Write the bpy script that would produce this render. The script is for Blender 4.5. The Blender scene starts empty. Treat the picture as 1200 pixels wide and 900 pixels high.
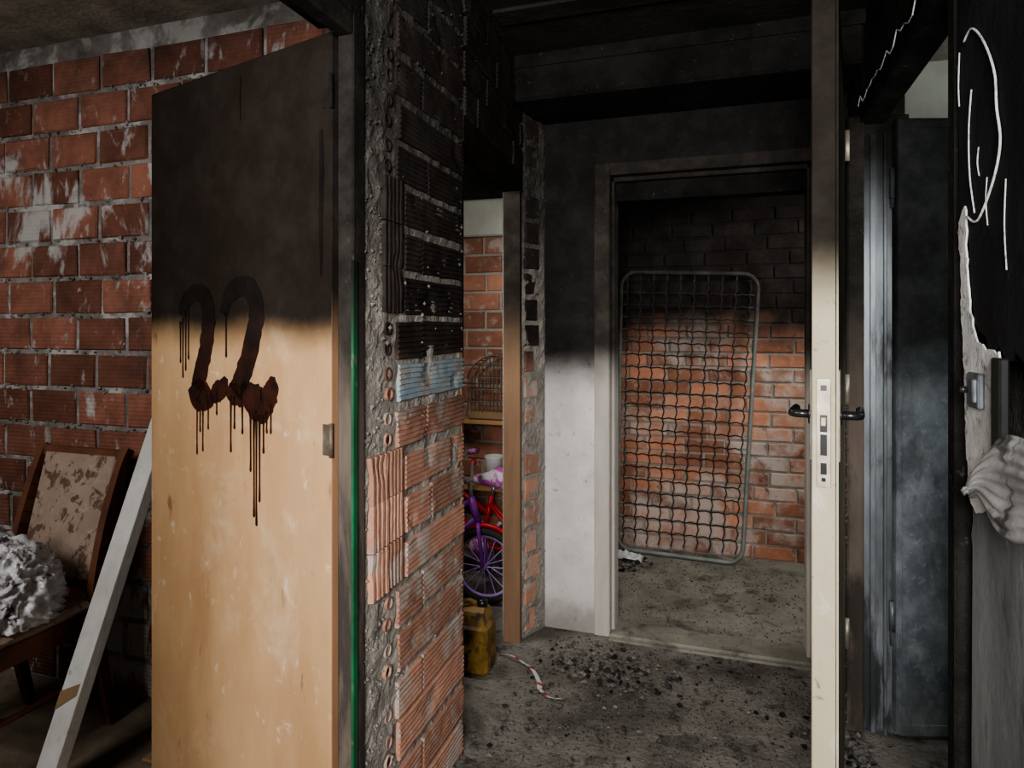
import bpy, math, random, bmesh
from mathutils import Vector, noise, Matrix
random.seed(7)
R=random.random
def ru(a,b): return a+(b-a)*random.random()
V=Vector
CZ=2.45

# ---------------------------------------------------------------- materials
class N:
    def __init__(s,name):
        s.m=bpy.data.materials.new(name); s.m.use_nodes=True
        s.t=s.m.node_tree; s.t.nodes.clear()
        s.out=s.t.nodes.new('ShaderNodeOutputMaterial')
        s.b=s.t.nodes.new('ShaderNodeBsdfPrincipled')
        s.t.links.new(s.b.outputs[0],s.out.inputs[0])
        g=s.t.nodes.new('ShaderNodeNewGeometry'); s.pos=g.outputs['Position']
        x=s.t.nodes.new('ShaderNodeSeparateXYZ'); s.l(s.pos,x.inputs[0]); s.xyz=x.outputs
    def l(s,a,b): s.t.links.new(a,b)
    def setin(s,sock,v):
        if hasattr(v,'links'): s.l(v,sock)
        else: sock.default_value=v
    def noise(s,scale,detail=4,rough=.6,stretch=None,dist=0):
        n=s.t.nodes.new('ShaderNodeTexNoise'); n.inputs['Scale'].default_value=scale
        n.inputs['Detail'].default_value=detail; n.inputs['Roughness'].default_value=rough
        n.inputs['Distortion'].default_value=dist
        if stretch:
            mp=s.t.nodes.new('ShaderNodeMapping'); mp.inputs['Scale'].default_value=stretch
            s.l(s.pos,mp.inputs[0]); s.l(mp.outputs[0],n.inputs['Vector'])
        else: s.l(s.pos,n.inputs['Vector'])
        return n.outputs['Fac']
    def math(s,op,a,b=0.0):
        n=s.t.nodes.new('ShaderNodeMath'); n.operation=op
        s.setin(n.inputs[0],a); s.setin(n.inputs[1],b)
        return n.outputs[0]
    def mr(s,v,a,b,c=0.0,d=1.0):
        n=s.t.nodes.new('ShaderNodeMapRange'); n.interpolation_type='SMOOTHSTEP'
        s.setin(n.inputs[0],v)
        for i,k in enumerate((a,b,c,d)): n.inputs[i+1].default_value=k
        return n.outputs[0]
    def mix(s,f,a,b):
        n=s.t.nodes.new('ShaderNodeMix'); n.data_type='RGBA'
        s.setin(n.inputs[0],f)
        s.setin(n.inputs[6],a if hasattr(a,'links') else (*a,1))
        s.setin(n.inputs[7],b if hasattr(b,'links') else (*b,1))
        return n.outputs[2]
    def scale(s,c,f):
        n=s.t.nodes.new('ShaderNodeVectorMath'); n.operation='SCALE'
        s.l(c,n.inputs[0]); s.setin(n.inputs[3],f); return n.outputs[0]
    def attr(s,name):
        n=s.t.nodes.new('ShaderNodeAttribute'); n.attribute_name=name; return n.outputs['Fac']

BLK=(.0085,.008,.0075)
def mat(name,c1,c2,nscale=6,rough=.85,bump=.3,bscale=40,bdist=.01,soot=None,splats=(),rnd=None,
        groove=None,metal=0.0,dirt=None,stretch=None,sootcol=BLK,scratch=0.0,spec=.3,sootmax=.985,lift=2.3):
    n=N(name)
    nf=n.mr(n.noise(nscale,6,.65,stretch),.3,.7)
    col=n.mix(nf,c1,c2)
    if rnd:
        a=n.attr('rnd')
        col=n.scale(col,n.mr(a,0,1,rnd[0],rnd[1]))
    for (c,sc,t0,t1,mx,st) in splats:
        f=n.mr(n.noise(sc,7,.65,st,.4),t0,t1,0,mx)
        col=n.mix(f,col,c)
    if dirt:
        z0,z1,c,mx=dirt
        h=n.math('ADD',n.xyz[2],n.math('MULTIPLY',n.math('SUBTRACT',n.noise(5,5),.5),.5))
        col=n.mix(n.mr(h,z0,z1,mx,0),col,c)
    n.b.inputs['Roughness'].default_value=rough
    n.b.inputs['Specular IOR Level'].default_value=spec
    n.b.inputs['Metallic'].default_value=metal
    if soot:
        z0,z1,amp=soot
        h=n.math('ADD',n.xyz[2],n.math('MULTIPLY',n.math('SUBTRACT',n.noise(3.2,7,.6),.5),amp))
        f=n.mr(h,z0,z1,0,sootmax)
        sc=n.mix(n.mr(n.noise(9,6,.7),.35,.75),sootcol,tuple(k*lift+.003 for k in sootcol))
        if scratch>0:
            sc=n.mix(n.mr(n.noise(38,6,.75,None,1.5),.60,.74,0,scratch),sc,(.24,.22,.19))
        col=n.mix(f,col,sc)
        n.l(n.mr(f,0,1,rough,max(rough,.93)),n.b.inputs['Roughness'])
        n.l(n.mr(f,0,1,spec,.06),n.b.inputs['Specular IOR Level'])
        if metal: n.l(n.mr(f,0,1,metal,0),n.b.inputs['Metallic'])
    n.l(col,n.b.inputs['Base Color'])
    if bump or groove:
        h=n.math('MULTIPLY',n.noise(bscale,6,.65),1.0)
        if groove:
            ax,fr,amt=groove
            w=n.math('SINE',n.math('MULTIPLY',n.xyz[ax],fr))
            h=n.math('ADD',h,n.math('MULTIPLY',w,amt))
        b=n.t.nodes.new('ShaderNodeBump'); b.inputs['Strength'].default_value=bump
        b.inputs['Distance'].default_value=bdist
        n.l(h,b.inputs['Height']); n.l(b.outputs[0],n.b.inputs['Normal'])
    return n.m

m_brick_room=mat('brick_red',(.28,.125,.088),(.17,.074,.055),8,.9,.5,60,.006,rnd=(.6,1.2),groove=(2,420,.25),spec=.12,
    splats=[((.045,.036,.032),2.3,.50,.72,.8,None),((.46,.455,.45),4.2,.55,.62,.85,(1,1,.45)),((.42,.40,.385),16,.59,.67,.7,(1,1,.5))],
    soot=(1.95,2.75,.6),sootmax=.8)  # soot mix here just darkens the bricks towards the top
m_mort_room=mat('mortar_room',(.30,.28,.265),(.15,.135,.125),10,.95,.8,70,.012,spec=.12,splats=[((.5,.49,.48),6,.50,.62,.85,None)],soot=(2.0,2.8,.5),sootmax=.8)  # same mix, mortar darker towards the top
m_brick_pier=mat('brick_pier',(.47,.26,.185),(.33,.17,.12),7,.95,.5,90,.005,rnd=(.75,1.22),spec=.12,
    splats=[((.44,.40,.36),7,.48,.64,.8,None),((.09,.075,.065),30,.60,.72,.6,None),((.50,.47,.43),34,.60,.70,.5,None)],
    soot=(1.04,1.36,.34),scratch=.35,sootcol=(.014,.0135,.013),sootmax=.96)
m_mort_pier=mat('mortar_pier',(.40,.37,.33),(.26,.235,.21),14,.97,1.0,80,.012,spec=.1,
    splats=[((.05,.045,.04),24,.60,.70,.5,None)],soot=(1.2,1.95,.5),scratch=.9,sootcol=(.035,.033,.03),sootmax=.92)
m_blue=mat('brick_blue_paint',(.25,.33,.39),(.33,.35,.34),9,.95,.5,60,.005,spec=.1,splats=[((.1,.09,.08),26,.57,.7,.6,None),((.36,.24,.18),9,.55,.65,.7,None)])
m_hole_shade=mat('hole_shade',(.03,.022,.018),(.05,.035,.028),9,.95,.1)  # dark disc colour standing in for the shade inside brick holes
m_brick_back=mat('brick_back',(.48,.23,.145),(.32,.145,.09),5,.9,.4,60,.006,rnd=(.65,1.3),spec=.12,
    splats=[((.50,.45,.41),3.0,.48,.64,.8,None),((.05,.04,.036),9,.58,.7,.7,None),((.47,.43,.39),30,.57,.7,.5,None)],
    soot=(1.04,1.44,.4),scratch=.12)
m_mort_back=mat('mortar_back',(.40,.36,.32),(.25,.22,.19),9,.95,.8,60,.01,spec=.1,soot=(1.04,1.44,.4))
m_brick_sto=mat('brick_storage',(.40,.20,.13),(.27,.125,.085),6,.9,.4,60,.006,rnd=(.7,1.2),spec=.12,
    splats=[((.45,.41,.37),9,.53,.66,.7,None)],soot=(1.5,2.4,.5),sootmax=.7)
m_mort_sto=mat('mortar_storage',(.36,.32,.28),(.26,.23,.21),9,.95,.6,60,.01,soot=(1.5,2.4,.5),sootmax=.7)
m_plaster=mat('plaster_sooty',(.74,.71,.69),(.60,.575,.555),5,.93,.4,45,.006,soot=(1.02,1.26,.16),spec=.12,
    dirt=(0,.22,(.16,.135,.115),.65),splats=[((.2,.17,.15),28,.6,.7,.5,None),((.38,.34,.32),4,.5,.7,.5,None)],scratch=.2)
m_sootwall=mat('concrete_sooty',(.22,.2,.18),(.11,.10,.09),7,.95,.7,40,.012,soot=(.7,1.4,.5),scratch=.5,sootmax=.96,spec=.1)
m_soottop=mat('soot_black',(.0105,.010,.0095),(.026,.024,.022),6,.92,.8,40,.012,spec=.08,splats=[((.19,.175,.155),44,.62,.75,.45,None)])
m_ceil_soot=mat('ceiling_soot',(.016,.015,.014),(.038,.036,.032),3,.9,.6,30,.01,spec=.08,splats=[((.15,.14,.12),30,.60,.75,.35,None)])
m_ceil=mat('ceiling_concrete',(.28,.26,.22),(.16,.145,.125),7,.95,.7,35,.01,spec=.1)
m_grey=mat('plaster_grey',(.40,.405,.36),(.32,.32,.29),4,.95,.2,30,.006,spec=.1)
m_floor=mat('floor_concrete',(.25,.235,.21),(.145,.132,.115),4.5,.96,.9,55,.012,spec=.08,
    splats=[((.035,.032,.029),1.7,.48,.66,.75,None),((.022,.02,.018),11,.54,.66,.6,None),((.02,.018,.017),60,.56,.66,.65,None),((.38,.36,.33),38,.61,.72,.5,None)])
m_floor_b=mat('floor_back',(.29,.28,.235),(.19,.18,.15),4,.96,.6,50,.01,spec=.08,
    splats=[((.045,.04,.034),6,.50,.66,.65,None),((.05,.045,.04),50,.58,.68,.6,None),((.40,.385,.35),30,.61,.72,.5,None)])
m_floor_l=mat('floor_left',(.22,.18,.14),(.13,.105,.08),4,.95,.4,50,.01,spec=.1,splats=[((.05,.04,.03),14,.58,.7,.6,None)])
m_ply=mat('plywood_door',(.46,.30,.165),(.355,.215,.11),3.0,.65,.12,60,.003,stretch=(1,1,.35),spec=.2,
    soot=(1.28,1.39,.09),sootcol=(.0095,.0078,.007),lift=1.6,
    splats=[((.56,.47,.36),24,.59,.71,.6,(1,1,.7)),((.14,.065,.03),19,.62,.73,.75,(1,1,.35)),((.26,.14,.07),2.2,.48,.70,.65,(1,1,.3)),((.52,.41,.29),2.8,.55,.7,.5,None)])
m_plyedge=mat('door_edge_wood',(.34,.2,.11),(.22,.12,.07),5,.8,.2,60,.003,soot=(1.25,1.45,.12),stretch=(1,1,.2),spec=.15)
m_paint=mat('black_paint',(.006,.0035,.003),(.035,.009,.004),16,.5,.2,30,.003,spec=.2,soot=(1.30,1.42,.06),sootcol=(.0078,.0063,.0056),lift=1.5)
m_framewood=mat('frame_wood_soot',(.15,.12,.10),(.08,.065,.055),8,.9,.3,60,.004,stretch=(1,1,.15),soot=(1.0,1.5,.3),sootcol=(.014,.0125,.011),scratch=.3,spec=.1,
    splats=[((.03,.027,.024),6,.48,.60,.8,(1,1,.2))])
m_green=mat('green_paint',(.02,.14,.06),(.015,.08,.035),9,.5,.2,60,.003,soot=(1.25,1.5,.1),splats=[((.2,.17,.13),20,.6,.7,.6,None)])
m_frame_far=mat('frame_far',(.52,.49,.45),(.38,.35,.31),8,.85,.3,60,.004,stretch=(1,1,.2),soot=(1.04,1.30,.15),sootcol=(.022,.0185,.016),spec=.12,scratch=.25)
m_wood_frame2=mat('frame_brown',(.25,.155,.095),(.16,.10,.065),8,.8,.3,60,.004,stretch=(1,1,.15),soot=(1.1,1.5,.15),sootcol=(.013,.0115,.010),spec=.1)
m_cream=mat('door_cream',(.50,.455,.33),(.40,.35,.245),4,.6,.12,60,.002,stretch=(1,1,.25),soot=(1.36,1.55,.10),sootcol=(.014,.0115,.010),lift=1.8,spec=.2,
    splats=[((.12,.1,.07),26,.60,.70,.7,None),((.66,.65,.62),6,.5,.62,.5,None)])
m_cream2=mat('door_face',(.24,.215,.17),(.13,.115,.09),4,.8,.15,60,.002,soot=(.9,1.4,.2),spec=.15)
m_steel=mat('steel_plate',(.5,.46,.38),(.3,.26,.2),20,.5,.1,60,.001,metal=.6)
m_hinge=mat('hinge_dull',(.22,.18,.14),(.1,.08,.06),20,.6,.1,60,.001,metal=.5,soot=(1.3,1.6,.1))
m_black=mat('black_plastic',(.012,.012,.013),(.022,.022,.022),10,.3,.05,60,.001,spec=.5)
m_galv=mat('galvanized',(.30,.33,.35),(.16,.18,.20),11,.55,.1,60,.002,metal=.3,soot=(.85,1.36,.35),dirt=(.0,.25,(.13,.13,.12),.5),spec=.25,
    splats=[((.42,.46,.48),42,.55,.7,.55,None),((.045,.05,.055),5,.50,.64,.6,(1,1,.4))],sootcol=(.009,.009,.009))
m_galv_f=mat('galv_frame',(.30,.325,.345),(.13,.145,.155),11,.45,.1,60,.002,metal=.5,stretch=(1,1,.2),soot=(1.5,2.0,.3),
    splats=[((.03,.03,.03),6,.47,.59,.85,(1,1,.25))])
m_char=mat('charred_board',(.024,.024,.026),(.012,.0115,.0115),3,.85,.5,25,.006,spec=.12,splats=[((.13,.125,.12),55,.65,.76,.5,None)])
m_greyboard=mat('grey_board',(.24,.24,.245),(.13,.13,.133),5,.9,.4,40,.004,soot=(.85,1.3,.3),splats=[((.05,.05,.05),9,.50,.66,.75,(1,1,.3)),((.36,.36,.36),26,.6,.7,.5,(1,1,.3))],stretch=(1,1,.25),spec=.12)
m_white=mat('white_paint',(.64,.64,.63),(.5,.49,.47),6,.7,.2,50,.003,spec=.2,splats=[((.2,.17,.13),14,.62,.72,.5,None)])
m_peel=mat('peeled_plaster',(.70,.69,.67),(.48,.47,.46),12,.9,.7,70,.008,spec=.1,splats=[((.07,.065,.06),20,.54,.66,.8,None)])
m_bedmetal=mat('bed_metal',(.25,.27,.25),(.15,.165,.15),9,.6,.1,50,.002,metal=.2,soot=(1.0,1.5,.3),sootcol=(.035,.033,.03))
m_wire=mat('bed_wire',(.035,.032,.029),(.02,.018,.016),14,.7,.1,50,.002,metal=.3,soot=(1.2,1.6,.3),sootcol=(.026,.024,.022))
m_chairwood=mat('chair_wood',(.17,.07,.04),(.09,.035,.02),8,.5,.2,50,.003,spec=.25)
m_fabric=mat('chair_fabric',(.36,.28,.23),(.28,.215,.17),8,.95,.4,200,.003,spec=.1,splats=[((.11,.06,.045),20,.53,.59,.85,None),((.45,.38,.30),31,.58,.68,.6,None)])
m_bag=mat('bag_plastic',(.66,.67,.70),(.50,.51,.54),6,.28,.4,14,.02,splats=[((.03,.03,.035),8,.59,.61,.9,(1,1,1.6))],spec=.6)
m_jerry=mat('jerry_yellow',(.30,.19,.04),(.12,.065,.02),11,.5,.2,30,.004,splats=[((.03,.018,.01),10,.46,.60,.9,None)],spec=.35)
m_purple=mat('purple_paint',(.26,.05,.36),(.20,.04,.28),5,.35,0,40)
m_red=mat('red_paint',(.50,.02,.03),(.38,.015,.02),5,.35,0,40)
m_pink=mat('pink_plastic',(.50,.15,.42),(.42,.1,.34),5,.4,0,40,splats=[((.6,.58,.6),12,.5,.55,.9,None)])
m_tire=mat('tyre',(.02,.02,.02),(.035,.033,.03),9,.85,.1,60)
m_lilac=mat('lilac_spoke',(.38,.24,.55),(.32,.20,.48),9,.4,0,60)
m_chrome=mat('chrome',(.55,.55,.55),(.45,.45,.45),9,.3,0,60,metal=.8)
m_cagewire=mat('cage_wire',(.22,.15,.10),(.13,.09,.07),12,.5,0,60,metal=.3)
m_shelfwood=mat('shelf_wood',(.42,.26,.12),(.32,.19,.09),6,.6,.2,50,.003,stretch=(.3,1,1))
m_cardboard=mat('cardboard',(.28,.18,.1),(.2,.13,.08),6,.9,.2,50,.003)
m_rubble=mat('rubble',(.12,.11,.10),(.04,.037,.034),30,.95,.5,90,.004,rnd=(.2,2.0),spec=.1)
m_corr=mat('corrugated_grey',(.42,.41,.40),(.27,.265,.26),9,.85,.3,50,.004,spec=.15,splats=[((.05,.045,.04),12,.50,.64,.85,None)])

# ---------------------------------------------------------------- mesh builder
class MB:
    def __init__(s): s.v=[];s.f=[];s.m=[];s.r=[];s.sm=[]
    def add(s,vs,fs,m=0,r=.5,sm=False):
        o=len(s.v); s.v+= [tuple(p) for p in vs]
        for f in fs: s.f.append([i+o for i in f]); s.m.append(m); s.r.append(r); s.sm.append(sm)
    def obox(s,c,X,Y,Z,m=0,r=.5,bev=0.0):
        c=V(c);X=V(X);Y=V(Y);Z=V(Z)
        if bev<=0:
            vs=[c+X*i+Y*j+Z*k for k in(-1,1) for j in(-1,1) for i in(-1,1)]
            s.add(vs,[(0,2,3,1),(4,5,7,6),(0,1,5,4),(2,6,7,3),(0,4,6,2),(1,3,7,5)],m,r)
        else:
            lx,ly,lz=X.length,Y.length,Z.length
            a=1-bev/lx;b=1-bev/ly;d=1-bev/lz
            vs=[];idx={}
            for sx in(-1,1):
                for sy in(-1,1):
                    for sz in(-1,1):
                        idx[(sx,sy,sz,0)]=len(vs);vs.append(c+X*sx+Y*sy*b+Z*sz*d)
                        idx[(sx,sy,sz,1)]=len(vs);vs.append(c+X*sx*a+Y*sy+Z*sz*d)
                        idx[(sx,sy,sz,2)]=len(vs);vs.append(c+X*sx*a+Y*sy*b+Z*sz)
            fs=[]
            for q in(-1,1):
                fs.append([idx[(q,i,j,0)] for i,j in((-1,-1),(1,-1),(1,1),(-1,1))])
                fs.append([idx[(i,q,j,1)] for i,j in((-1,-1),(1,-1),(1,1),(-1,1))])
                fs.append([idx[(i,j,q,2)] for i,j in((-1,-1),(1,-1),(1,1),(-1,1))])
                for w in(-1,1):
                    fs.append([idx[(q,w,-1,0)],idx[(q,w,1,0)],idx[(q,w,1,1)],idx[(q,w,-1,1)]])
                    fs.append([idx[(q,-1,w,0)],idx[(q,1,w,0)],idx[(q,1,w,2)],idx[(q,-1,w,2)]])
                    fs.append([idx[(-1,q,w,1)],idx[(1,q,w,1)],idx[(1,q,w,2)],idx[(-1,q,w,2)]])
                    for e in(-1,1): fs.append([idx[(q,w,e,0)],idx[(q,w,e,1)],idx[(q,w,e,2)]])
            s.add(vs,fs,m,r)
    def box(s,x0,x1,y0,y1,z0,z1,m=0,r=.5,bev=0.0):
        s.obox(((x0+x1)/2,(y0+y1)/2,(z0+z1)/2),((x1-x0)/2,0,0),(0,(y1-y0)/2,0),(0,0,(z1-z0)/2),m,r,bev)
    def prism(s,pts,z0,z1,m=0):
        n=len(pts); vs=[(p[0],p[1],z0) for p in pts]+[(p[0],p[1],z1) for p in pts]
        fs=[tuple(range(n))[::-1],tuple(range(n,2*n))]+[(i,(i+1)%n,(i+1)%n+n,i+n) for i in range(n)]
        s.add(vs,fs,m)
    def extr(s,pts,d,m=0):
        d=V(d);n=len(pts); vs=[V(p) for p in pts]+[V(p)+d for p in pts]
        fs=[tuple(range(n))[::-1],tuple(range(n,2*n))]+[(i,(i+1)%n,(i+1)%n+n,i+n) for i in range(n)]
        s.add(vs,fs,m)
    def tube(s,pts,r,seg=8,m=0,closed=False,rad=None,cap=True):
        pts=[V(p) for p in pts];n=len(pts);vs=[]
        prev=None
        for i,p in enumerate(pts):
            if closed: t=pts[(i+1)%n]-pts[i-1]
            else: t=pts[min(i+1,n-1)]-pts[max(i-1,0)]
            if t.length<1e-9:t=V((0,0,1))
            t.normalize()
            if prev is None:
                a=V((0,0,1)) if abs(t.z)<.9 else V((1,0,0))
                u=t.cross(a).normalized()
            else:
                u=(prev-t*prev.dot(t))
                if u.length<1e-6:u=t.cross(V((0,0,1)))
                u.normalize()
            prev=u;w=t.cross(u);rr=rad[i] if rad else r
            for k in range(seg):
                a=2*math.pi*k/seg; vs.append(p+(u*math.cos(a)+w*math.sin(a))*rr)
        fs=[]
        for i in range(n if closed else n-1):
            j=(i+1)%n
            for k in range(seg):
                k2=(k+1)%seg; fs.append((i*seg+k,i*seg+k2,j*seg+k2,j*seg+k))
        if not closed and cap: fs+=[tuple(range(seg))[::-1],tuple(range((n-1)*seg,n*seg))]
        s.add(vs,fs,m,.5,seg>5)
    def brick(s,o,U,W,Nn,lu,lw,pr,m=0,bev=.005,jit=.002):
        r=R(); o=V(o)
        def P(a,b,c): return o+U*a+W*b+Nn*c
        pp=pr+ru(-jit,jit)
        j=lambda:ru(-jit,jit)
        a=[P(0+j(),0+j(),-.01),P(lu+j(),0+j(),-.01),P(lu+j(),lw+j(),-.01),P(0+j(),lw+j(),-.01)]
        b=[p+Nn*(pp-bev+.01) for p in a]
        c=[P(bev,bev,pp+j()*.5),P(lu-bev,bev,pp+j()*.5),P(lu-bev,lw-bev,pp+j()*.5),P(bev,lw-bev,pp+j()*.5)]
        fs=[]
        for i in range(4):
            k=(i+1)%4; fs+=[(i,k,k+4,i+4),(i+4,k+4,k+8,i+8)]
        fs.append((8,9,10,11)); s.add(a+b+c,fs,m,r)
    def wallbricks(s,o,U,Nn,L,z0,z1,course,blen,joint=.014,pr=.008,m=0,jit=.002):
        U=V(U).normalized();Nn=V(Nn).normalized();o=V(o);k=0;z=z0+joint*.5
        while z+course-joint<=z1+.001:
            x=-blen*(.5 if k%2 else 0)-ru(0,.05)
            while x<L:
                a=max(x+joint*.5,0);b=min(x+blen-joint*.5,L)
                if b-a>.02: s.brick(o+U*a+V((0,0,z)),U,V((0,0,1)),Nn,b-a,course-joint+ru(-.003,.002),pr,m,jit=jit)
                x+=blen
            z+=course;k+=1
    def ribbed(s,o,U,W,Nn,lu,lw,nr,pr,m=0,rd=.004,r=None):
        r=R() if r is None else r;o=V(o);U=V(U);W=V(W);Nn=V(Nn);prof=[(0,-.01)]
        st=lw/nr
        for i in range(nr):
            b=i*st
            prof+=[(b+st*.08,pr-rd),(b+st*.25,pr),(b+st*.75,pr+ru(-.0006,.0006)),(b+st*.92,pr-rd)]
        prof.append((lw,-.01));n=len(prof);vs=[]
        nu=max(2,int(lu/.02))
        for q in range(nu+1):
            a=lu*q/nu
            if q==0:a+=ru(0,.004)
            for (b,c) in prof:
                P=o+U*a+W*b
                dm=min(0,noise.noise(P*11)+.30)*.02
                vs.append(P+Nn*(c+ (noise.noise(P*30)*.0018+max(dm,-c+.002 if c>0 else 0) if c>0 else 0))+W*(noise.noise(P*9)*.003))
        fs=[]
        for q in range(nu):
            for i in range(n-1): fs.append((q*n+i,(q+1)*n+i,(q+1)*n+i+1,q*n+i+1))
        fs+=[tuple(range(n)),tuple(range(nu*n,(nu+1)*n))]
        s.add(vs,fs,m,r)
    def ring(s,c,U,W,Nn,ro,ri,pr,m=0,mh=2):
        c=V(c);vs=[];k=14
        for i in range(k):
            a=2*math.pi*i/k;d=U*math.cos(a)+W*math.sin(a)
            vs+=[c+d*ro-Nn*.005,c+d*ro*.96+Nn*pr,c+d*ri+Nn*pr,c+d*ri-Nn*.0]
        fs=[]
        for i in range(k):
            j=(i+1)%k
            for q in range(3): fs.append((i*4+q,j*4+q,j*4+q+1,i*4+q+1))
        s.add(vs,fs,m,R())
        s.add([c+(U*math.cos(2*math.pi*i/k)+W*math.sin(2*math.pi*i/k))*ri*1.05+Nn*(pr*.45) for i in range(k)],[tuple(range(k))],mh)
    def rough(s,o,U,W,Nn,lu,lw,nu,nw,amp,m=0,fr=18):
        o=V(o);vs=[]
        for j in range(nw+1):
            for i in range(nu+1):
                P=o+U*(lu*i/nu)+W*(lw*j/nw)
                e=0 if (i in(0,nu) or j in(0,nw)) else 1
                vs.append(P+Nn*(e*amp*(noise.noise(P*fr)+.5*noise.noise(P*fr*2.7)+.3)))
        s.add(vs,[(j*(nu+1)+i,j*(nu+1)+i+1,(j+1)*(nu+1)+i+1,(j+1)*(nu+1)+i) for j in range(nw) for i in range(nu)],m)
    def rock(s,c,r,m=0,flat=.6):
        c=V(c);d=[V((1,0,0)),V((-1,0,0)),V((0,1,0)),V((0,-1,0)),V((0,0,flat)),V((0,0,-flat))]
        a=ru(0,6.3);rot=Matrix.Rotation(a,3,'Z')
        vs=[c+rot@(p*r*ru(.7,1.2)) for p in d]
        s.add(vs,[(0,2,4),(2,1,4),(1,3,4),(3,0,4),(2,0,5),(1,2,5),(3,1,5),(0,3,5)],m,R())
    def lathe(s,c,prof,seg=20,m=0,ax='Z'):
        c=V(c);vs=[];n=len(prof)
        for i in range(seg):
            a=2*math.pi*i/seg
            for (r,h) in prof:
                if ax=='Z': vs.append(c+V((r*math.cos(a),r*math.sin(a),h)))
                else: vs.append(c+V((r*math.cos(a),h,r*math.sin(a))))
        s.add(vs,[(i*n+k,((i+1)%seg)*n+k,((i+1)%seg)*n+k+1,i*n+k+1) for i in range(seg) for k in range(n-1)],m,.5,True)
    def build(s,name,mats):
        me=bpy.data.meshes.new(name); me.from_pydata(s.v,[],s.f)
        for k in mats: me.materials.append(k)
        me.polygons.foreach_set('material_index',s.m)
        me.polygons.foreach_set('use_smooth',s.sm)
        a=me.attributes.new('rnd','FLOAT','FACE'); a.data.foreach_set('value',s.r)
        me.update(); ob=bpy.data.objects.new(name,me); bpy.context.scene.collection.objects.link(ob)
        bm=bmesh.new();bm.from_mesh(me);bmesh.ops.recalc_face_normals(bm,faces=bm.faces);bm.to_mesh(me);bm.free()
        return ob
X=V((1,0,0));Y=V((0,1,0));Z=V((0,0,1))

# ---------------------------------------------------------------- room shell
b=MB(); b.box(-.86,.5,-1.6,2.915,-.1,0,0); b.box(.5,2.3,-1.6,3.25,-.1,0,0); b.box(-3.3,-.86,1.9,4.3,-.1,0,0)
b.box(-.86,1.3,2.915,4.3,-.1,0,1); b.box(-3.3,-.86,-1.6,1.9,-.1,0,2)
b.build('floor',[m_floor,m_floor_b,m_floor_l])
b=MB(); b.box(-.86,.5,-1.6,4.3,CZ,CZ+.1,0); b.box(.5,2.3,-1.6,4.3,CZ,CZ+.1,1); b.box(-3.3,-.86,-1.6,4.3,CZ,CZ+.1,1)
for i in range(9):
    y=-1.2+i*.42
    b.box(-.79,.42,y,y+.10,CZ-.012,CZ+.01,0)
b.build('ceiling',[m_ceil_soot,m_ceil])

# left corridor wall: pier + parts over the doors
b=MB()
ang=V((-.01,.60,0)).normalized(); PN=V((.6,.01,0)).normalized()
b.prism([(-.806,1.335),(-.816,1.935),(-.905,1.935),(-.905,1.335)],0,CZ,1)
b.rough((-.806,1.335,0),ang,Z,PN,.60,CZ,40,160,.008,1,22)
O=V((-.806,1.335,0))
z=.03;k=0
while z<CZ-.1:
    h=.100; 
    if 1.31<z<1.62:
        b.ribbed(O+ang*.085+Z*z,Z,ang,PN,h+.013,.10,5,.013,0,.006)
        s0=.20
    elif .70<z<1.0:
        b.ribbed(O+ang*.02+Z*z,Z,ang,PN,h+.013,.085,4,.016,0,.006)
        b.ribbed(O+ang*.112+Z*z,Z,ang,PN,h+.013,.07,4,.014,0,.006)
        s0=.20
    else:
        for q in range(2):
            if R()<.85: b.ring(O+ang*(.115+ru(-.006,.006))+Z*(z+.028+q*.05),ang,Z,PN,.017,.0125,.007+ru(-.002,.003),0,0 if R()<.5 else 2)
        s0=.155 if k%2 else .165
    x=s0
    cut=[.60] if k%2==0 else [.33+ru(-.03,.03),.60]
    for c in cut:
        mt=3 if (1.10<z<1.21) else 0
        b.ribbed(O+ang*x+Z*(z+ru(-.004,.004)),ang,Z,PN,c-x-.002 if c==.60 else c-x-.014,h-ru(.002,.012),7,.009+ru(0,.006),mt,.004)
        x=c
    z+=.113+ru(-.002,.002);k+=1
for i in range(420):
    zz=ru(0.02,CZ-.03); q=R(); uu=ru(0,.095) if q<.6 else (ru(.57,.596) if q<.7 else ru(.1,.59))
    rr=ru(.002,.007); 
    b.rock(O+ang*uu+Z*zz+PN*(.004 if uu<.1 else .009),rr,1,1)
b.build('wall_left_pier',[m_brick_pier,m_mort_pier,m_hole_shade,m_blue])
b=MB()
b.box(-.92,-.80,-1.6,.44,0,CZ,0)
b.box(-.92,-.80,.44,1.333,2.05,CZ,1)
b.prism([(-.811,1.937),(-.876,2.75),(-.96,2.75),(-.93,1.937)],2.0,CZ,1)
U2=(V((-.876,2.75,0))-V((-.811,1.937,0))).normalized();N2=V((U2.y,-U2.x,0))
for k,zz in enumerate((2.02,2.13,2.24,2.345)):
    x=.0
    while x<.79:
        L=min(.25 if x>0 or k%2 else .13,.8-x); b.ribbed(V((-.811,1.937,zz))+U2*x,U2,Z,N2,L-.014,.095,7,.010+ru(0,.006),2,.004); x+=L
b.prism([(-.877,2.752),(-.812,2.908),(-.96,2.908),(-.96,2.752)],0,CZ,3)
U3=(V((-.812,2.908,0))-V((-.877,2.752,0))).normalized();N3=V((U3.y,-U3.x,0))
b.rough(V((-.877,2.752,0)),U3,Z,N3,.169,CZ,10,120,.014,3,20)
zz=.03
while zz<2.3:
    if R()<.8: b.brick(V((-.877,2.752,zz))+U3*.02,U3,Z,N3,ru(.06,.1),.09,.010,2)
    zz+=.113
for i in range(220):
    b.rock(V((-.877,2.752,ru(.02,2.4)))+U3*ru(0,.165),ru(.004,.012),3,1)
b.build('wall_left',[m_sootwall,m_soottop,m_brick_pier,m_mort_pier])

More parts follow.
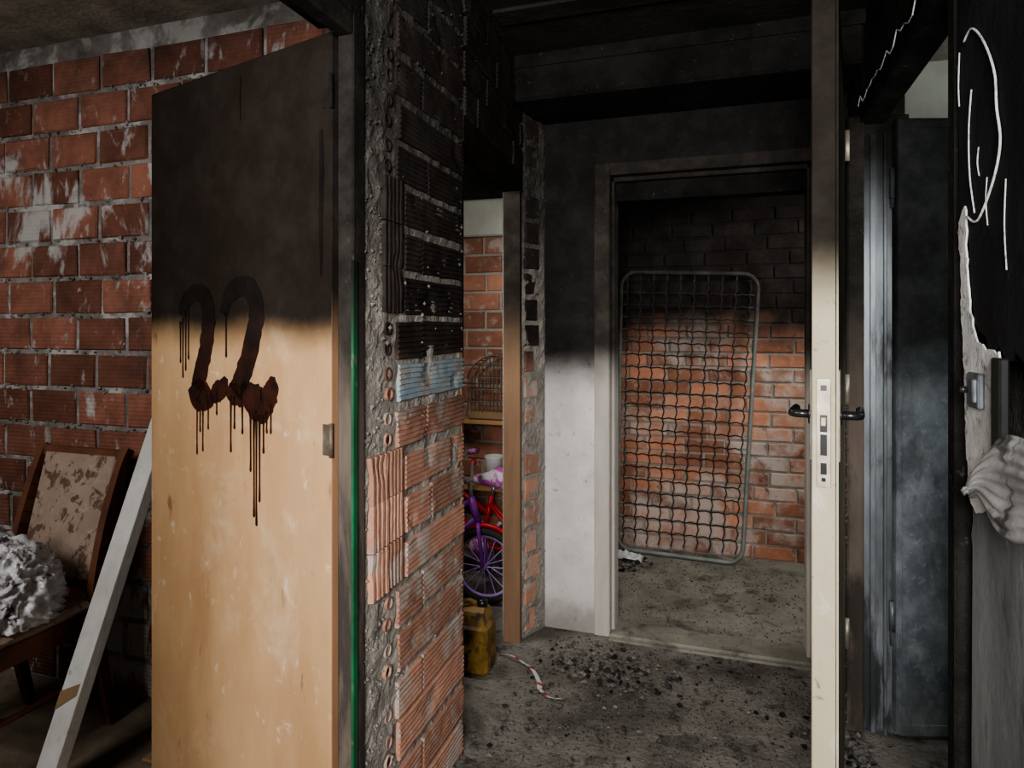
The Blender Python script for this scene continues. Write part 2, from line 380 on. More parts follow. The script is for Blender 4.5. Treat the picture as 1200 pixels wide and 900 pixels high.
# brick wall of the room at the left
b=MB(); b.box(-3.2,-.92,1.88,1.935,0,CZ,1)
b.wallbricks((-3.2,1.88,0),X,-Y,2.26,0,CZ,.140,.245,.018,.009,0,.003)
for i in range(900):
    k=random.randint(1,16); p=V((ru(-3.0,-1.0),1.876,k*.140+ru(-.015,.015)))
    b.rock(p,ru(.004,.012),1,.7)
b.build('wall_room_back',[m_brick_room,m_mort_room])
b=MB(); b.box(-3.3,-3.2,-1.6,4.3,0,CZ); b.build('wall_outer_left',[m_grey])
b=MB(); b.box(-3.3,2.3,-1.7,-1.6,0,CZ); b.build('wall_behind',[m_sootwall])

# far wall with doorway
b=MB()
b.box(-.94,-.583,2.91,3.03,0,CZ,0); b.box(.36,.55,2.91,3.03,0,CZ,0); b.box(-.583,.36,2.91,3.03,2.075,CZ,0)
b.box(-.583,.36,2.98,3.06,1.92,2.075,1)
b.build('wall_far',[m_plaster,m_soottop])
b=MB(); b.box(-.90,-.83,3.03,4.15,0,CZ,0); b.build('wall_divider',[m_plaster])
b=MB(); b.box(-.85,.43,2.56,2.90,2.27,CZ,0,bev=.012); b.box(-.84,.43,2.552,2.562,2.40,CZ,0)
b.build('ceiling_beam',[m_soottop])
b=MB(); b.box(-.96,1.3,4.15,4.25,0,CZ,1)
b.wallbricks((-.83,4.15,0),X,-Y,2.1,0,2.12,.086,.235,.012,.007,0)
b.box(-.83,1.2,4.02,4.15,2.12,2.27,2,bev=.01); b.box(-.83,1.2,4.08,4.15,2.27,CZ,2)
b.build('wall_back',[m_brick_back,m_mort_back,m_soottop])
b=MB(); b.box(1.2,1.3,3.03,4.25,0,CZ,0); b.build('wall_back_room_right',[m_plaster])
b=MB(); b.box(-3.2,-.90,3.75,3.85,0,1.95,1); b.wallbricks((-2.4,3.75,0),X,-Y,1.48,0,1.95,.112,.25,.015,.008,0)
b.box(-3.2,-.90,3.70,3.85,1.90,2.12,2,bev=.01); b.box(-3.2,-.90,3.72,3.85,2.12,CZ,3)
b.build('wall_storage',[m_brick_sto,m_mort_sto,m_grey,m_soottop])

# right wall
b=MB()
b.box(.43,.55,-1.6,1.52,0,CZ,0); b.box(.43,.475,1.52,2.56,2.075,CZ,1); b.box(.43,.55,2.56,2.91,0,CZ,0)
b.rough((.429,2.56,0),Y,Z,-X,.35,CZ,16,100,.012,0,20)
b.build('wall_right',[m_sootwall,m_soottop])
b=MB(); b.box(.55,2.3,3.15,3.25,0,CZ,0); b.build('wall_right_room_back',[m_grey])
b=MB(); b.box(2.2,2.3,-1.6,3.15,0,CZ,0); b.build('wall_right_room_side',[m_grey])

# ---------------------------------------------------------------- door frames
b=MB()
b.box(-.838,-.797,1.283,1.333,0,2.05,0,bev=.004)
b.box(-.838,-.797,.44,1.283,2.0,2.05,0,bev=.004)
b.box(-.838,-.797,.44,.49,0,2.0,0,bev=.004)
b.box(-.800,-.793,1.277,1.297,0,1.50,1,bev=.002)
b.build('trim_1',[m_framewood,m_green])
b=MB()
for (p,q) in (((-.815,1.935),(-.817,1.955)),((-.873,2.715),(-.876,2.75))):
    dx=.07
    b.prism([(p[0]+.004,p[1]),(q[0]+.004,q[1]),(q[0]-dx,q[1]),(p[0]-dx,p[1])],0,1.94)
b.prism([(-.805,1.937),(-.868,2.75),(-.95,2.75),(-.89,1.937)],1.94,2.02)
b.build('trim_2',[m_wood_frame2])
b=MB()
for (x0,x1,xs) in ((-.583,-.515,1),(.295,.36,-1)):
    b.box(x0,x1,2.893,3.04,0,2.075,0,bev=.004)
    e=x1 if xs>0 else x0
    b.box(min(e,e+xs*.014),max(e,e+xs*.014),2.94,3.04,0,2.02,0,bev=.003)
b.box(-.515,.295,2.893,3.04,2.02,2.075,0,bev=.004)
b.box(-.515,.295,2.94,3.04,2.0,2.02,0,bev=.003)
b.build('trim_3',[m_frame_far])
b=MB(); b.box(-.515,.295,2.885,3.04,-.01,.018,0,bev=.006); b.box(-.515,.295,2.86,2.885,-.01,.008,0,bev=.003)
b.build('trim_4',[m_floor_b])
b=MB()
b.box(.412,.55,2.50,2.56,0,2.06,0,bev=.004)
b.box(.36,.412,2.47,2.56,0,2.06,1,bev=.006)
b.box(.40,.478,1.52,2.50,2.035,2.075,2,bev=.004)
b.box(.40,.55,1.47,1.52,0,2.06,2,bev=.006)
b.box(.432,.450,2.488,2.502,0,2.0,0,bev=.002); b.box(.472,.482,2.485,2.502,0,2.0,0,bev=.002)
for zz in (.3,1.75): b.tube([(.5,2.492,zz),(.5,2.492,zz+.11)],.009,10,0)
L=[(.398,1.7+.8*i/20,2.10+.05*noise.noise(V((i*.6,0,0)))) for i in range(21)]
b.tube(L,.0018,5,3)
for i in range(120): b.rock((ru(.355,.362),2.475+ru(-.01,.08),ru(.02,1.2)),ru(.003,.010),1,1)
b.build('trim_5',[m_galv_f,m_framewood,m_soottop,m_peel])

# ---------------------------------------------------------------- door 22 (plywood)
H0=V((-.855,1.283,0)); D=V((-.9678,.2518,0)); DN=V((-.2518,-.9678,0))
W=.738
b=MB()
c=H0+D*(W/2)+Z*1.01-DN*.0175
b.obox(c,D*(W/2),DN*.0175,Z*1.005,0,bev=.0025)
b.obox(H0-D*.001+Z*1.01-DN*.0175,D*.002,DN*.015,Z*1.003,1)
def dp(s,z,o=.0012): return H0+D*s+Z*z+DN*o
def stroke(pts,m=2,jt=.1):
    L=[];Rr=[]
    for i,(s,z,w) in enumerate(pts):
        a=pts[max(i-1,0)];c_=pts[min(i+1,len(pts)-1)]
        t=V((c_[0]-a[0],c_[1]-a[1],0)).normalized();nn=V((-t.y,t.x,0))
        L.append((s+nn.x*w*ru(1-jt,1+jt),z+nn.y*w*ru(1-jt,1+jt)));Rr.append((s-nn.x*w*ru(1-jt,1+jt),z-nn.y*w*ru(1-jt,1+jt)))
    n=len(pts)
    vs=[dp(x,z,.0016) for x,z in L]+[dp(x,z,.0016) for x,z in Rr]
    vs+=[dp(x,z,.0002) for x,z in L]+[dp(x,z,.0002) for x,z in Rr]
    fs=[(i,i+1,n+i+1,n+i) for i in range(n-1)]+[(i,i+1,2*n+i+1,2*n+i) for i in range(n-1)]+[(n+i,n+i+1,3*n+i+1,3*n+i) for i in range(n-1)]
    b.add(vs,fs,m)
def smooth(pts,k=5):
    o=[]
    for i in range(len(pts)-1):
        p0=pts[max(i-1,0)];p1=pts[i];p2=pts[i+1];p3=pts[min(i+2,len(pts)-1)]
        for q in range(k):
            t=q/k
            o.append(tuple(.5*((2*p1[j])+(-p0[j]+p2[j])*t+(2*p0[j]-5*p1[j]+4*p2[j]-p3[j])*t*t+(-p0[j]+3*p1[j]-3*p2[j]+p3[j])*t**3) for j in range(len(p1))))
    o.append(pts[-1]);return o
def drip(s,z0,z1,w=.0024):
    stroke([(s,z0,w*1.7),(s,z0-(z0-z1)*.3,w),(s+ru(-.001,.001),z0-(z0-z1)*.8,w*.8),(s,z1,w*1.3),(s,z1-.004,w*.3)])
stroke(smooth([(.585,1.385,.016),(.562,1.425,.022),(.52,1.445,.024),(.475,1.43,.026),(.460,1.38,.028),(.470,1.31,.028),(.49,1.25,.028),(.512,1.19,.028)]),jt=.1)
stroke(smooth([(.532,1.205,.030),(.508,1.178,.040),(.475,1.172,.040),(.45,1.190,.026)]),jt=.14)
stroke(smooth([(.450,1.165,.012),(.425,1.183,.026),(.40,1.200,.024),(.385,1.225,.008)]),jt=.14)
for s_,a,z1 in ((.590,1.37,1.26),(.578,1.38,1.22),(.565,1.40,1.24),(.552,1.40,1.27),(.512,1.17,1.02),(.498,1.16,1.08),(.486,1.15,1.03),(.462,1.16,1.09),(.425,1.19,1.13)): drip(s_,a,z1)
stroke(smooth([(.395,1.385,.016),(.375,1.43,.022),(.33,1.455,.026),(.285,1.445,.028),(.262,1.39,.028),(.275,1.33,.029),(.298,1.27,.030),(.325,1.22,.030),(.350,1.19,.024)]),jt=.1)
stroke(smooth([(.378,1.200,.018),(.352,1.185,.028),(.315,1.182,.028)]),jt=.14)
stroke(smooth([(.320,1.195,.026),(.28,1.18,.038),(.25,1.165,.044),(.225,1.172,.034),(.205,1.205,.026),(.20,1.235,.008)]),jt=.14)
for s_,a,z1 in ((.385,1.39,1.28),(.365,1.18,1.04),(.35,1.18,1.1),(.272,1.15,.89),(.262,1.15,.87),(.285,1.15,1.0),(.25,1.14,.93),(.235,1.14,1.05),(.222,1.15,1.10),(.318,1.16,1.09),(.207,1.17,1.10)): drip(s_,a,z1,.0028)
stroke([(.325,1.98,.001),(.327,1.93,.002),(.326,1.87,.001)])
stroke(smooth([(.03,1.80,.005),(.028,1.7,.007),(.031,1.6,.006),(.03,1.52,.004),(.031,1.47,.0015)]))
for zz in (.28,1.10,1.88):
    b.obox(dp(.013,zz,.001),D*.011,DN*.001,Z*.035,3,bev=.0006)
    b.tube([dp(-.005,zz-.038,.003),dp(-.005,zz+.038,.003)],.005,10,3)
b.build('plywood_door',[m_ply,m_plyedge,m_paint,m_hinge])

# ---------------------------------------------------------------- cream door seen edge-on
F=V((.180,1.54,0));Hh=V((.322,2.42,0));d=(Hh-F).normalized();n_=V((d.y,-d.x,0));Wd=(Hh-F).length
b=MB()
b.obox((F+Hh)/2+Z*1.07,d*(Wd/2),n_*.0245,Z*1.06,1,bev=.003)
b.obox(F-d*.0008+Z*1.07,d*.0018,n_*.0225,Z*1.058,0,bev=.001)
b.obox(F-d*.0005+n_*.0262+Z*1.07,d*.006,n_*.002,Z*1.058,0)
b.obox(F-d*.0035+Z*1.13,d*.0015,n_*.014,Z*.115,2,bev=.001)
e=F-d*.0055
for zz,hh,w in ((1.225,.006,.006),(1.15,.018,.007),(1.105,.022,.0065),(1.055,.012,.006),(1.032,.004,.004)):
    b.obox(e+Z*zz,d*.0008,n_*w,Z*hh,3)
b.obox(e-d*.004+Z*1.155,d*.006,n_*.006,Z*.010,2,bev=.002)
for sg in(-1,1):
    p=F+d*.075+Z*1.16
    b.obox(p+n_*sg*.0275,d*.022,n_*.003,Z*.10,2,bev=.002)
    b.tube([p+n_*sg*.026,p+n_*sg*.060,p+n_*sg*.068+d*.008,p+n_*sg*.068+d*.11],.0095,12,3)
    b.tube([p+n_*sg*.028,p+n_*sg*.034],.022,14,3)
for zz in (.3,1.1,1.9): b.tube([Hh+d*.006+n_*.03+Z*zz,Hh+d*.006+n_*.03+Z*(zz+.1)],.008,10,2)
b.build('cream_door',[m_cream,m_cream2,m_steel,m_black])

# galvanised sheet door
h=V((.502,2.483,0));d2=V((.955,.296,0)).normalized();n2=V((d2.y,-d2.x,0))
b=MB()
b.obox(h+d2*.38+Z*1.03,d2*.38,n2*.017,Z*1.01,0,bev=.004)
b.obox(h+d2*.008+n2*.019+Z*1.03,d2*.008,n2*.003,Z*1.008,0,bev=.002)
b.obox(h+d2*.38+n2*.018+Z*.035,d2*.37,n2*.002,Z*.018,0,bev=.001)
b.obox(h+d2*.38+n2*.018+Z*2.02,d2*.37,n2*.002,Z*.013,0,bev=.001)
for zz in (.35,1.78): b.tube([h-d2*.006+Z*zz,h-d2*.006+Z*(zz+.1)],.009,10,1)
b.tube([h+d2*.70+n2*.02+Z*1.05,h+d2*.70+n2*.06+Z*1.05,h+d2*.60+n2*.06+Z*1.05],.009,10,2)
b.build('galvanized_metal_door',[m_galv,m_galv_f,m_black])

# ---------------------------------------------------------------- burnt panel etc at near right
def jagged(pts,st=.010,amp=.004):
    o=[]
    for i in range(len(pts)):
        a=V((pts[i][0],pts[i][1],0));c_=V((pts[(i+1)%len(pts)][0],pts[(i+1)%len(pts)][1],0));k=max(1,int((c_-a).length/st))
        for q in range(k):
            p=a+(c_-a)*q/k; o.append((p.x+ru(-amp,amp),p.y+ru(-amp,amp)))
    return o
b=MB()
edge=[(1.445,2.40),(1.45,2.2),(1.440,2.0),(1.446,1.8),(1.438,1.66),(1.445,1.56),(1.41,1.53),(1.385,1.50),(1.37,1.42),(1.355,1.36),(1.33,1.345)]
edge+=[(1.30,1.335),(1.28,1.30),(1.25,1.325),(1.21,1.30),(1.18,1.315),(1.12,1.29),(1.0,1.31),(.7,1.30)]+[(.7,2.40)]
b.extr([(.398,y,z) for y,z in edge],(.022,0,0),0)
b.build('charred_door_panel',[m_char])
b=MB()
b.extr([(.412,y,z) for y,z in [(1.415,.0),(1.42,.5)]+jagged([(1.418,.95),(1.41,1.10),(1.35,1.14),(1.25,1.10),(1.1,1.15)],.02,.006)[:-9]+[(.9,1.12),(.7,1.12),(.7,0)]],(.017,0,0),0)
b.build('grey_board',[m_greyboard])
b=MB()
pts=[(1.437,1.53),(1.42,1.555),(1.398,1.57),(1.388,1.54),(1.392,1.49),(1.375,1.43),(1.365,1.375),(1.34,1.335),(1.29,1.315),(1.235,1.31),(1.225,1.29),(1.27,1.265),(1.255,1.20),(1.245,1.12),(1.25,1.055),(1.34,1.035),(1.375,1.05),(1.39,1.15),(1.40,1.27),(1.415,1.38),(1.422,1.48)]
b.extr([(.3945,y,z) for y,z in jagged(pts)],(.003,0,0),0)
b.tube(smooth([(.396,1.405,1.87),(.395,1.36,1.875),(.394,1.30,1.83),(.394,1.25,1.76),(.394,1.24,1.70),(.394,1.225,1.64),(.395,1.26,1.585),(.395,1.33,1.535),(.395,1.385,1.55)],6),.002,6,0)
b.tube(smooth([(.396,1.365,1.77),(.395,1.375,1.70),(.395,1.37,1.62),(.395,1.345,1.55)],6),.0014,6,0)
b.tube(smooth([(.396,1.43,1.86),(.395,1.432,1.80),(.395,1.427,1.76)],6),.0012,6,0)
for (y,z0,z1) in ((1.29,1.60,1.52),(1.21,1.58,1.44),(1.33,1.66,1.61)):
    b.tube(smooth([(.3965,y,z0,),(.3965,y+.006,(z0+z1)/2),(.3965,y-.003,z1)],4),.001,5,0)
b.build('peeled_plaster_strip',[m_peel])
b=MB()
b.box(.384,.394,1.29,1.35,1.215,1.275,0,bev=.003); b.box(.378,.386,1.30,1.32,1.225,1.265,0,bev=.002)
b.tube([(.380,1.335,1.245),(.370,1.335,1.245)],.006,10,1)
b.box(.380,.394,1.185,1.222,1.10,1.305,1,bev=.003)
b.build('burnt_door_lock',[m_galv_f,m_black])
b=MB(); nu=46; nv=30; vs=[]
for j in range(nv+1):
    for i in range(nu+1):
        s_=i/nu; t=j/nv
        y=1.285-.30*s_
        top=1.085+.115*math.sin(min(s_,.62)*2.5); bot=1.07-.02*s_+.012*math.sin(s_*9)
        z=top+(bot-top)*t
        x=.370-.008*math.sin(t*3.1)+.0028*math.sin(t*52)+.010*noise.noise(V((s_*3,t*3,1)))
        vs.append((x,y+.006*noise.noise(V((t*9,s_,4))),z))
fs=[(j*(nu+1)+i,j*(nu+1)+i+1,(j+1)*(nu+1)+i+1,(j+1)*(nu+1)+i) for j in range(nv) for i in range(nu)]
b.add(vs,fs,0,.5,True)
ob=b.build('crumpled_corrugated_sheet',[m_corr]); md=ob.modifiers.new('s','SOLIDIFY'); md.thickness=.003

# ---------------------------------------------------------------- bed spring frame
A=V((-.675,4.04,.016));B=V((.045,3.985,.016));C=V((.138,4.105,1.665));Dd=V((-.660,4.118,1.70))
def bil(s,t): return A*(1-s)*(1-t)+B*s*(1-t)+C*s*t+Dd*(1-s)*t
b=MB();path=[];rs=.11;rt=.055
for (cs,ct,a0) in ((1-rs,rt,-90),(1-rs,1-rt,0),(rs,1-rt,90),(rs,rt,180)):
    for i in range(9):
        a=math.radians(a0+i*90/8); path.append(bil(cs+rs*math.cos(a),ct+rt*math.sin(a)))
b.tube(path,.0125,10,0,closed=True)
NR=21;NC=9
for i in range(1,NR):
    t=.03+.94*i/NR
    pts=[]
    for q in range(NC*2+1):
        s_=.05+.90*q/(NC*2); P=bil(s_,t); P=P+Z*(.004*(1 if q%2 else -1))+Y*(.003*math.sin(q*2.1+i)); pts.append(P)
    b.tube(pts,.0036,5,1)
    for sd in(0,1):
        s0=.055 if sd==0 else .945; s1=.012 if sd==0 else .988
        co=[]
        for q in range(25):
            f=q/24; P=bil(s0+(s1-s0)*f,t); a=q*2.1; co.append(P+Z*math.cos(a)*.006+Y*math.sin(a)*.006)
        b.tube(co,.0020,4,0)
for j in range(NC+1):
    s_=.05+.90*j/NC; pts=[]
    for q in range(NR*2+1):
        t=.03+.94*q/(NR*2); P=bil(s_,t); pts.append(P+(B-A).normalized()*(.005*(1 if q%2 else -1)))
    b.tube(pts,.0036,5,1)
    for t0,t1 in ((.03,.008),(.97,.992)):
        co=[bil(s_,t0+(t1-t0)*q/14)+X*math.cos(q*2.1)*.006+Y*math.sin(q*2.1)*.006 for q in range(15)]
        b.tube(co,.0020,4,0)
b.build('metal_bed_spring_frame',[m_bedmetal,m_wire])

# ---------------------------------------------------------------- left room: chair, bag, plank
b=MB(); sx0,sx1,sy0,sy1=-2.43,-2.00,1.27,1.68
for (x,y) in ((sx0+.02,sy0+.02),(sx1-.02,sy0+.02)):
    b.tube([(x,y,.0),(x,y,.2),(x,y,.42)],.018,10,0,rad=[.012,.016,.022])
def post(x):
    pp=smooth([(x,1.73,0,.014),(x,1.69,.2,.018),(x,1.665,.43,.022),(x,1.70,.65,.021),(x,1.765,.86,.018),(x,1.795,.925,.014)],5)
    for i in range(len(pp)-1):
        a=V(pp[i][:3]);c_=V(pp[i+1][:3]);t=(c_-a); 
        b.obox((a+c_)/2,X*.014,V((0,t.z,-t.y)).normalized()*pp[i][3],t*.53,0)
post(sx0+.02);post(sx1-.02)
for y in (sy0+.02,sy1-.02): b.box(sx0+.02,sx1-.02,y-.011,y+.011,.36,.42,0,bev=.003)
for x in (sx0+.02,sx1-.02): b.box(x-.011,x+.011,sy0+.02,sy1-.02,.355,.42,0,bev=.003)
for x in (sx0+.02,sx1-.02): b.tube([(x,sy0+.02,.20),(x,sy1+.01,.20)],.010,8,0)
b.tube([(sx0+.02,sy0+.1,.2),(sx1-.02,sy0+.1,.2)],.010,8,0)
b.box(sx0,sx1,sy0,sy1-.03,.42,.455,1,bev=.015)
up=V((0,.10,.40)).normalized();bn=V((0,-up.z,up.y))
b.obox(V(((sx0+sx1)/2,1.73,.70)),X*.175,bn*.014,up*.215,1,bev=.012)
b.obox(V(((sx0+sx1)/2,1.782,.905)),X*.185,bn*.012,up*.02,0,bev=.005)
b.obox(V(((sx0+sx1)/2,1.685,.485)),X*.185,bn*.012,up*.016,0,bev=.004)
b.build('wooden_chair',[m_chairwood,m_fabric])
bm=bmesh.new(); bmesh.ops.create_icosphere(bm,subdivisions=6,radius=1)
for v in bm.verts:
    p=v.co.copy()
    w_=V((noise.noise(p*1.5),noise.noise(p*1.5+V((7,0,0))),noise.noise(p*1.5+V((0,7,0)))))
    q=p+w_*.9
    q2=V((q.x*1.4,q.y*1.4,q.z*.6))          # folds running downwards
    ridge=1-abs(noise.noise(q2*2.6))*2
    ridge2=(1-abs(noise.noise(q2*6.5+V((3,1,2)))))**3
    k=.84+.16*ridge+.14*ridge2+.12*noise.noise(p*1.3)
    fl=1+.25*max(0,-p.z)
    x,y,z=p.x*.19*k*fl,p.y*.155*k*fl,p.z*.165*k
    if p.z>.55: z+=.10*(p.z-.55)*max(0,.4+noise.noise(p*3+V((5,5,5)))*2)
    if z<-.065: z=-.065+.004*noise.noise(p*9)
    v.co=(x-2.18,y+1.45,z+.525)
me=bpy.data.meshes.new('plastic_bag'); bm.to_mesh(me); bm.free(); me.materials.append(m_bag)
for p in me.polygons:p.use_smooth=True
ob=bpy.data.objects.new('plastic_bag',me); bpy.context.scene.collection.objects.link(ob)
b=MB()
p0=V((-1.862,1.37,.02));p1=V((-1.90,1.835,1.04)); ax=(p1-p0).normalized(); side=X-ax*X.dot(ax); side=(side+Y*-.25).normalized(); side=(side-ax*side.dot(ax)).normalized(); nn=ax.cross(side)
b.obox((p0+p1)/2,side*.060,nn*.011,ax*((p1-p0).length/2),0,bev=.003)
b.obox((p0+p1)/2+side*.054+nn*-.016,side*.006,nn*.008,ax*((p1-p0).length/2),0,bev=.002)
pc=p0+ax*.26; b.extr([pc-side*.058-nn*.0125,pc+side*.03+ax*.03-nn*.0125,pc+side*.054+ax*.07-nn*.0125,pc+side*.03-ax*.0-nn*.0125,pc-side*.058-ax*.05-nn*.0125],nn*-.001,1)
b.build('white_plank',[m_white,m_cardboard])
b=MB()
b.box(-1.75,-1.35,1.60,1.85,.001,.012,0,bev=.004); b.build('cardboard_sheet',[m_cardboard])

# ---------------------------------------------------------------- storage room contents
def bike(name,o,dr,frame,spoke,guard,seat,r=.175,hs=.13):
    b=MB();o=V(o)
    def P(x,z,y=0): return o+V((dr*x,y,z))
    fw=P(0,r+.003);rw=P(-.56,r+.003)
    for c in (fw,rw):
        b.tube([c+V((math.cos(a)*(r-.017),0,math.sin(a)*(r-.017))) for a in [2*math.pi*i/32 for i in range(32)]],.0195,8,1,closed=True)
        b.tube([c+V((math.cos(a)*(r-.038),0,math.sin(a)*(r-.038))) for a in [2*math.pi*i/32 for i in range(32)]],.008,6,2,closed=True)
        for i in range(16):
            a=2*math.pi*i/16; b.tube([c+Y*(.015 if i%2 else -.015),c+V((math.cos(a)*(r-.04),0,math.sin(a)*(r-.04)))],.0026,4,2)
        b.tube([c-Y*.04,c+Y*.04],.014,10,4)
    bb=P(-.30,.19); st=P(-.36,.46); ht=P(-hs,.50); hb=P(-hs+.025,.42)
    b.tube([hb,bb],.017,10,0); b.tube([ht,P(-.34,.36)],.015,10,0); b.tube([bb,st],.014,10,0)
    b.tube([hb-(ht-hb)*.3,ht+(ht-hb)*.25],.019,10,0)
    for y in(-.035,.035):
        b.tube([rw+Y*y,bb+Y*y*.6],.008,8,0); b.tube([rw+Y*y,P(-.35,.42,y*.4)],.008,8,0)
        b.tube([fw+Y*y,P(-hs+.05,.36,y),P(-hs+.04,.40,y*.6)],.011,8,0)
    for c in (fw,rw):
        b.tube([c+V((math.cos(a)*(r+.014),0,math.sin(a)*(r+.014))) for a in [math.radians(30+120*i/12) for i in range(13)]],.012,6,3)
    q=-hs-.015
    b.tube([ht,P(q,.60)],.011,8,4)
    b.tube([P(q-.045,.655,-.19),P(q-.025,.66,-.11),P(q,.60,-.04),P(q,.60,.04),P(q-.025,.66,.11),P(q-.045,.655,.19)],.010,8,4)
    for y in(-1,1): b.tube([P(q-.03,.658,y*.13),P(q-.055,.655,y*.20)],.016,10,3)
    b.tube([st,P(-.375,.52)],.010,8,4)
    sp=[P(-.24,.535),P(-.28,.54),P(-.34,.545),P(-.41,.555),P(-.46,.57)]
    b.tube(sp,.02,12,5,rad=[.012,.025,.04,.065,.045])
    b.lathe(bb+Y*-.03,[(.0,-.004),(.055,-.004),(.055,.004),(0,.004)],20,3,'Y')
    b.tube([bb-Y*.05,bb-Y*.05+V((.05,0,-.09))],.007,6,4); b.tube([bb+Y*.05,bb+Y*.05+V((-.05,0,.09))],.007,6,4)
    b.obox(bb-Y*.085+V((.05,0,-.09)),X*.035,Y*.03,Z*.009,1,bev=.003); b.obox(bb+Y*.085+V((-.05,0,.09)),X*.035,Y*.03,Z*.009,1,bev=.003)
    return b.build(name,[frame,m_tire,spoke,guard,m_chrome,seat])
bike('child_bicycle',(-1.155,3.05,0),1,m_purple,m_lilac,m_red,m_black,.185,.07)
bike('child_bicycle.001',(-1.585,3.335,0),-1,m_red,m_chrome,m_pink,m_pink,.185)
b=MB()
b.box(-1.70,-1.02,3.56,3.69,.80,.825,0,bev=.003)
for x in(-1.68,-1.04):
    for y in (3.575,3.678): b.box(x-.018,x+.018,y-.012,y+.012,0,.80,0,bev=.002)
b.box(-1.68,-1.04,3.57,3.69,.42,.44,0); b.build('wooden_shelf',[m_shelfwood])
b=MB()
cx0,cx1,cy0,cy1=-1.46,-1.12,3.57,3.69;zb=.828
b.box(cx0,cx1,cy0,cy1,zb,zb+.045,0,bev=.006)
n=15
def arch(f): return zb+.24+.13*math.sin(math.pi*f)**.6 if 0<f<1 else zb+.24
for i in range(n+1):
    f=i/n;x=cx0+(cx1-cx0)*f;zt=arch(f)
    for y in(cy0,cy1): b.tube([(x,y,zb+.04),(x,y,zt)],.003,5,1)
    b.tube([(x,cy0,zt),(x,cy1,zt)],.0022,5,1)
for i in range(6):
    y=cy0+(cy1-cy0)*i/5
    for x in(cx0,cx1): b.tube([(x,y,zb+.04),(x,y,zb+.24)],.0022,5,1)
for y in(cy0,cy1): b.tube([(cx0+(cx1-cx0)*i/n,y,arch(i/n)) for i in range(n+1)],.005,6,1)
for zz in(.1,.17,.24):
    b.tube([(cx0,cy0,zb+zz),(cx1,cy0,zb+zz),(cx1,cy1,zb+zz),(cx0,cy1,zb+zz)],.0035,5,1,closed=True)
b.build('bird_cage',[m_cardboard,m_cagewire])
b=MB(); b.lathe((-1.32,3.63,.443),[(.0,0),(.045,0),(.055,.16),(.057,.17),(.052,.17),(.042,.01),(0,.01)],24,0); b.build('white_bucket',[m_white])
# jerrycan
b=MB(); jc=V((-.985,2.45,0))
b.obox(jc+Z*.105,X*.085,Y*.065,Z*.100,0,bev=.018)
vs=[]
for (hx,hy,z_,ox) in ((.072,.055,.20,0),(.050,.04,.245,.015),(.022,.022,.26,.04)):
    vs+=[jc+V((ox+i*hx,j*hy,z_)) for i,j in((-1,-1),(1,-1),(1,1),(-1,1))]
b.add(vs,[(k*4+i,k*4+(i+1)%4,k*4+4+(i+1)%4,k*4+4+i) for k in range(2) for i in range(4)]+[(8,9,10,11)],0)
b.tube([jc+V((-.055,0,.205)),jc+V((-.045,0,.262)),jc+V((-.01,0,.272)),jc+V((.03,0,.262))],.011,10,0)
b.tube([jc+V((.045,0,.255)),jc+V((.045,0,.285))],.021,14,1)
for zz in(.06,.10,.14): b.box(jc.x-.0865,jc.x+.0865,jc.y-.05,jc.y+.05,zz-.005,zz+.005,0)
b.build('plastic_jerrycan',[m_jerry,m_black])

# ---------------------------------------------------------------- floor debris
b=MB()
for i in range(6000):
    x=ru(-.78,.40);y=2.85-abs(random.gauss(0,.7))
    if y<1.3: continue
    r=ru(.001,.0045) if R()<.955 else ru(.005,.014)
    b.rock((x,y,r*.45),r,0)
for i in range(220):
    x=random.gauss(-.46,.13);y=random.gauss(2.62,.09); 
    if y>2.84 or x<-.78:continue
    r=ru(.003,.017); b.rock((x,y,r*.45),r,0)
for i in range(1600):
    x=ru(-.80,.6);y=ru(3.06,4.1); 
    if abs(y-4.02)<.05: continue
    r=ru(.0012,.006); b.rock((x,y,r*.45),r,0)
for i in range(110):
    r=ru(.006,.02); b.rock((random.gauss(-.58,.07),random.gauss(3.85,.07),r*.45),r,0)
for i in range(260):
    r=ru(.004,.018); b.rock((ru(.26,.42),ru(1.8,2.46),r*.45),r,0)
b.build('floor_rubble',[m_rubble])
b=MB(); tp=smooth([(-.92,2.60,.004),(-.86,2.57,.02),(-.80,2.55,.008),(-.75,2.50,.016),(-.70,2.43,.006),(-.68,2.37,.014),(-.63,2.345,.006),(-.58,2.35,.01)],6)
for i in range(len(tp)-1):
    a=V(tp[i]);c_=V(tp[i+1]);t=(c_-a).normalized();s_=t.cross(Z).normalized()*.009+Z*.004
    b.add([a-s_,a+s_,c_+s_,c_-s_],[(0,1,2,3)],(i//2)%4==0 and 1 or 0)
ob=b.build('warning_tape',[m_white,m_red]); md=ob.modifiers.new('s','SOLIDIFY'); md.thickness=.001
b=MB(); nn_=14; vs=[];
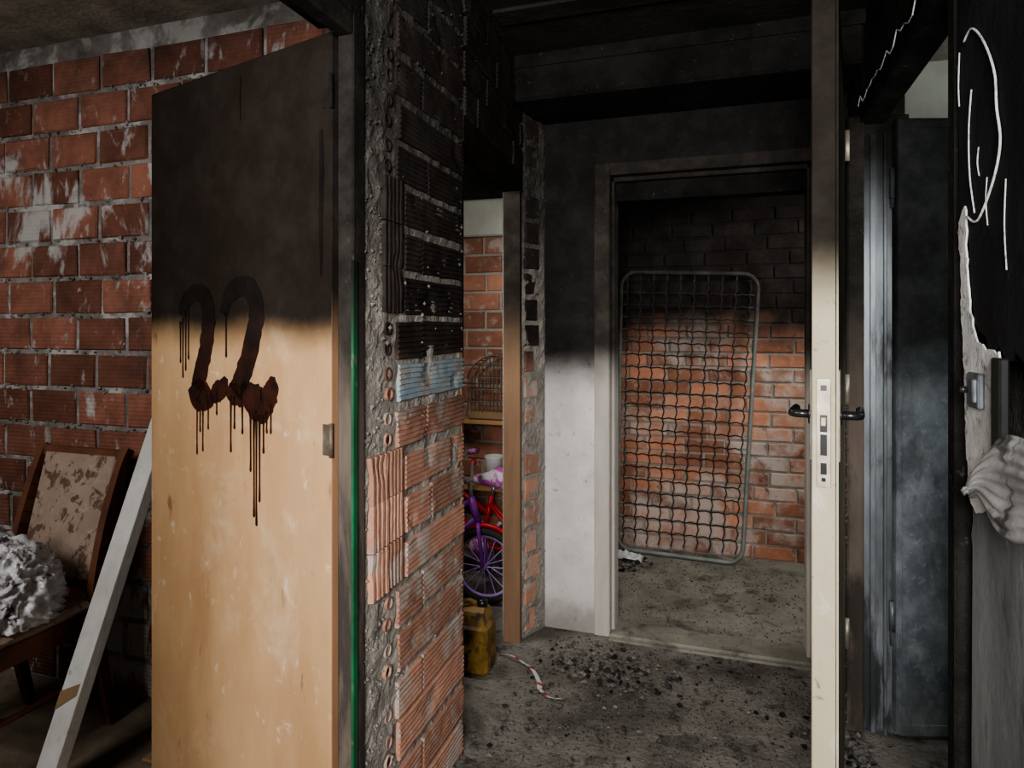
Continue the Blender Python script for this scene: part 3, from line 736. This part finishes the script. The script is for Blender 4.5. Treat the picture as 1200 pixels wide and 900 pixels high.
for j in range(nn_+1):
    for i in range(nn_+1):
        u=i/nn_;w=j/nn_; vs.append((-.66+.16*u,3.84+.10*w,.006+.05*abs(noise.noise(V((u*4,w*4,3))))+.02*math.sin(u*3)))
b.add(vs,[(j*(nn_+1)+i,j*(nn_+1)+i+1,(j+1)*(nn_+1)+i+1,(j+1)*(nn_+1)+i) for j in range(nn_) for i in range(nn_)],0,.5,True)
ob=b.build('crumpled_plastic_sheet',[m_bag]); md=ob.modifiers.new('s','SOLIDIFY'); md.thickness=.002

# ---------------------------------------------------------------- lights
def area(name,loc,tgt,size,power,col=(1,1,1)):
    L=bpy.data.lights.new(name,'AREA');L.size=size;L.energy=power;L.color=col
    o=bpy.data.objects.new(name,L);o.location=loc
    o.rotation_euler=(V(tgt)-V(loc)).to_track_quat('-Z','Y').to_euler()
    bpy.context.scene.collection.objects.link(o)
area('corridor_light',(.0,-.9,1.62),(-.2,2.5,.9),.6,104,(1,.98,.96))
area('left_room_light',(-2.0,-.3,1.9),(-1.6,1.8,1.0),.7,28,(1,.96,.92))
area('back_room_light',(.95,3.35,2.0),(-.1,4.0,.5),.5,22,(1,.98,.94))
area('storage_fill',(-1.45,2.25,2.0),(-1.15,3.2,.5),.35,13,(1,.96,.9))  # unseen fill added behind the pier to light the bicycles
area('right_room_light',(1.5,1.9,1.8),(1.0,3.1,1.9),.5,13,(.95,1,.97))
w=bpy.data.worlds.new('World');bpy.context.scene.world=w;w.use_nodes=True
w.node_tree.nodes['Background'].inputs[0].default_value=(.5,.55,.6,1);w.node_tree.nodes['Background'].inputs[1].default_value=.05

cam=bpy.data.cameras.new('Camera');co=bpy.data.objects.new('Camera',cam)
co.location=(0,0,1.35);co.rotation_euler=(math.pi/2,0,math.radians(18.43))
cam.sensor_width=36;cam.lens=23.4;cam.shift_y=-65/1200;cam.clip_start=.02
bpy.context.scene.collection.objects.link(co);bpy.context.scene.camera=co
try:
    bpy.context.scene.view_settings.view_transform='AgX'
    bpy.context.scene.view_settings.look='AgX - Medium High Contrast'
except Exception as e: print(e)
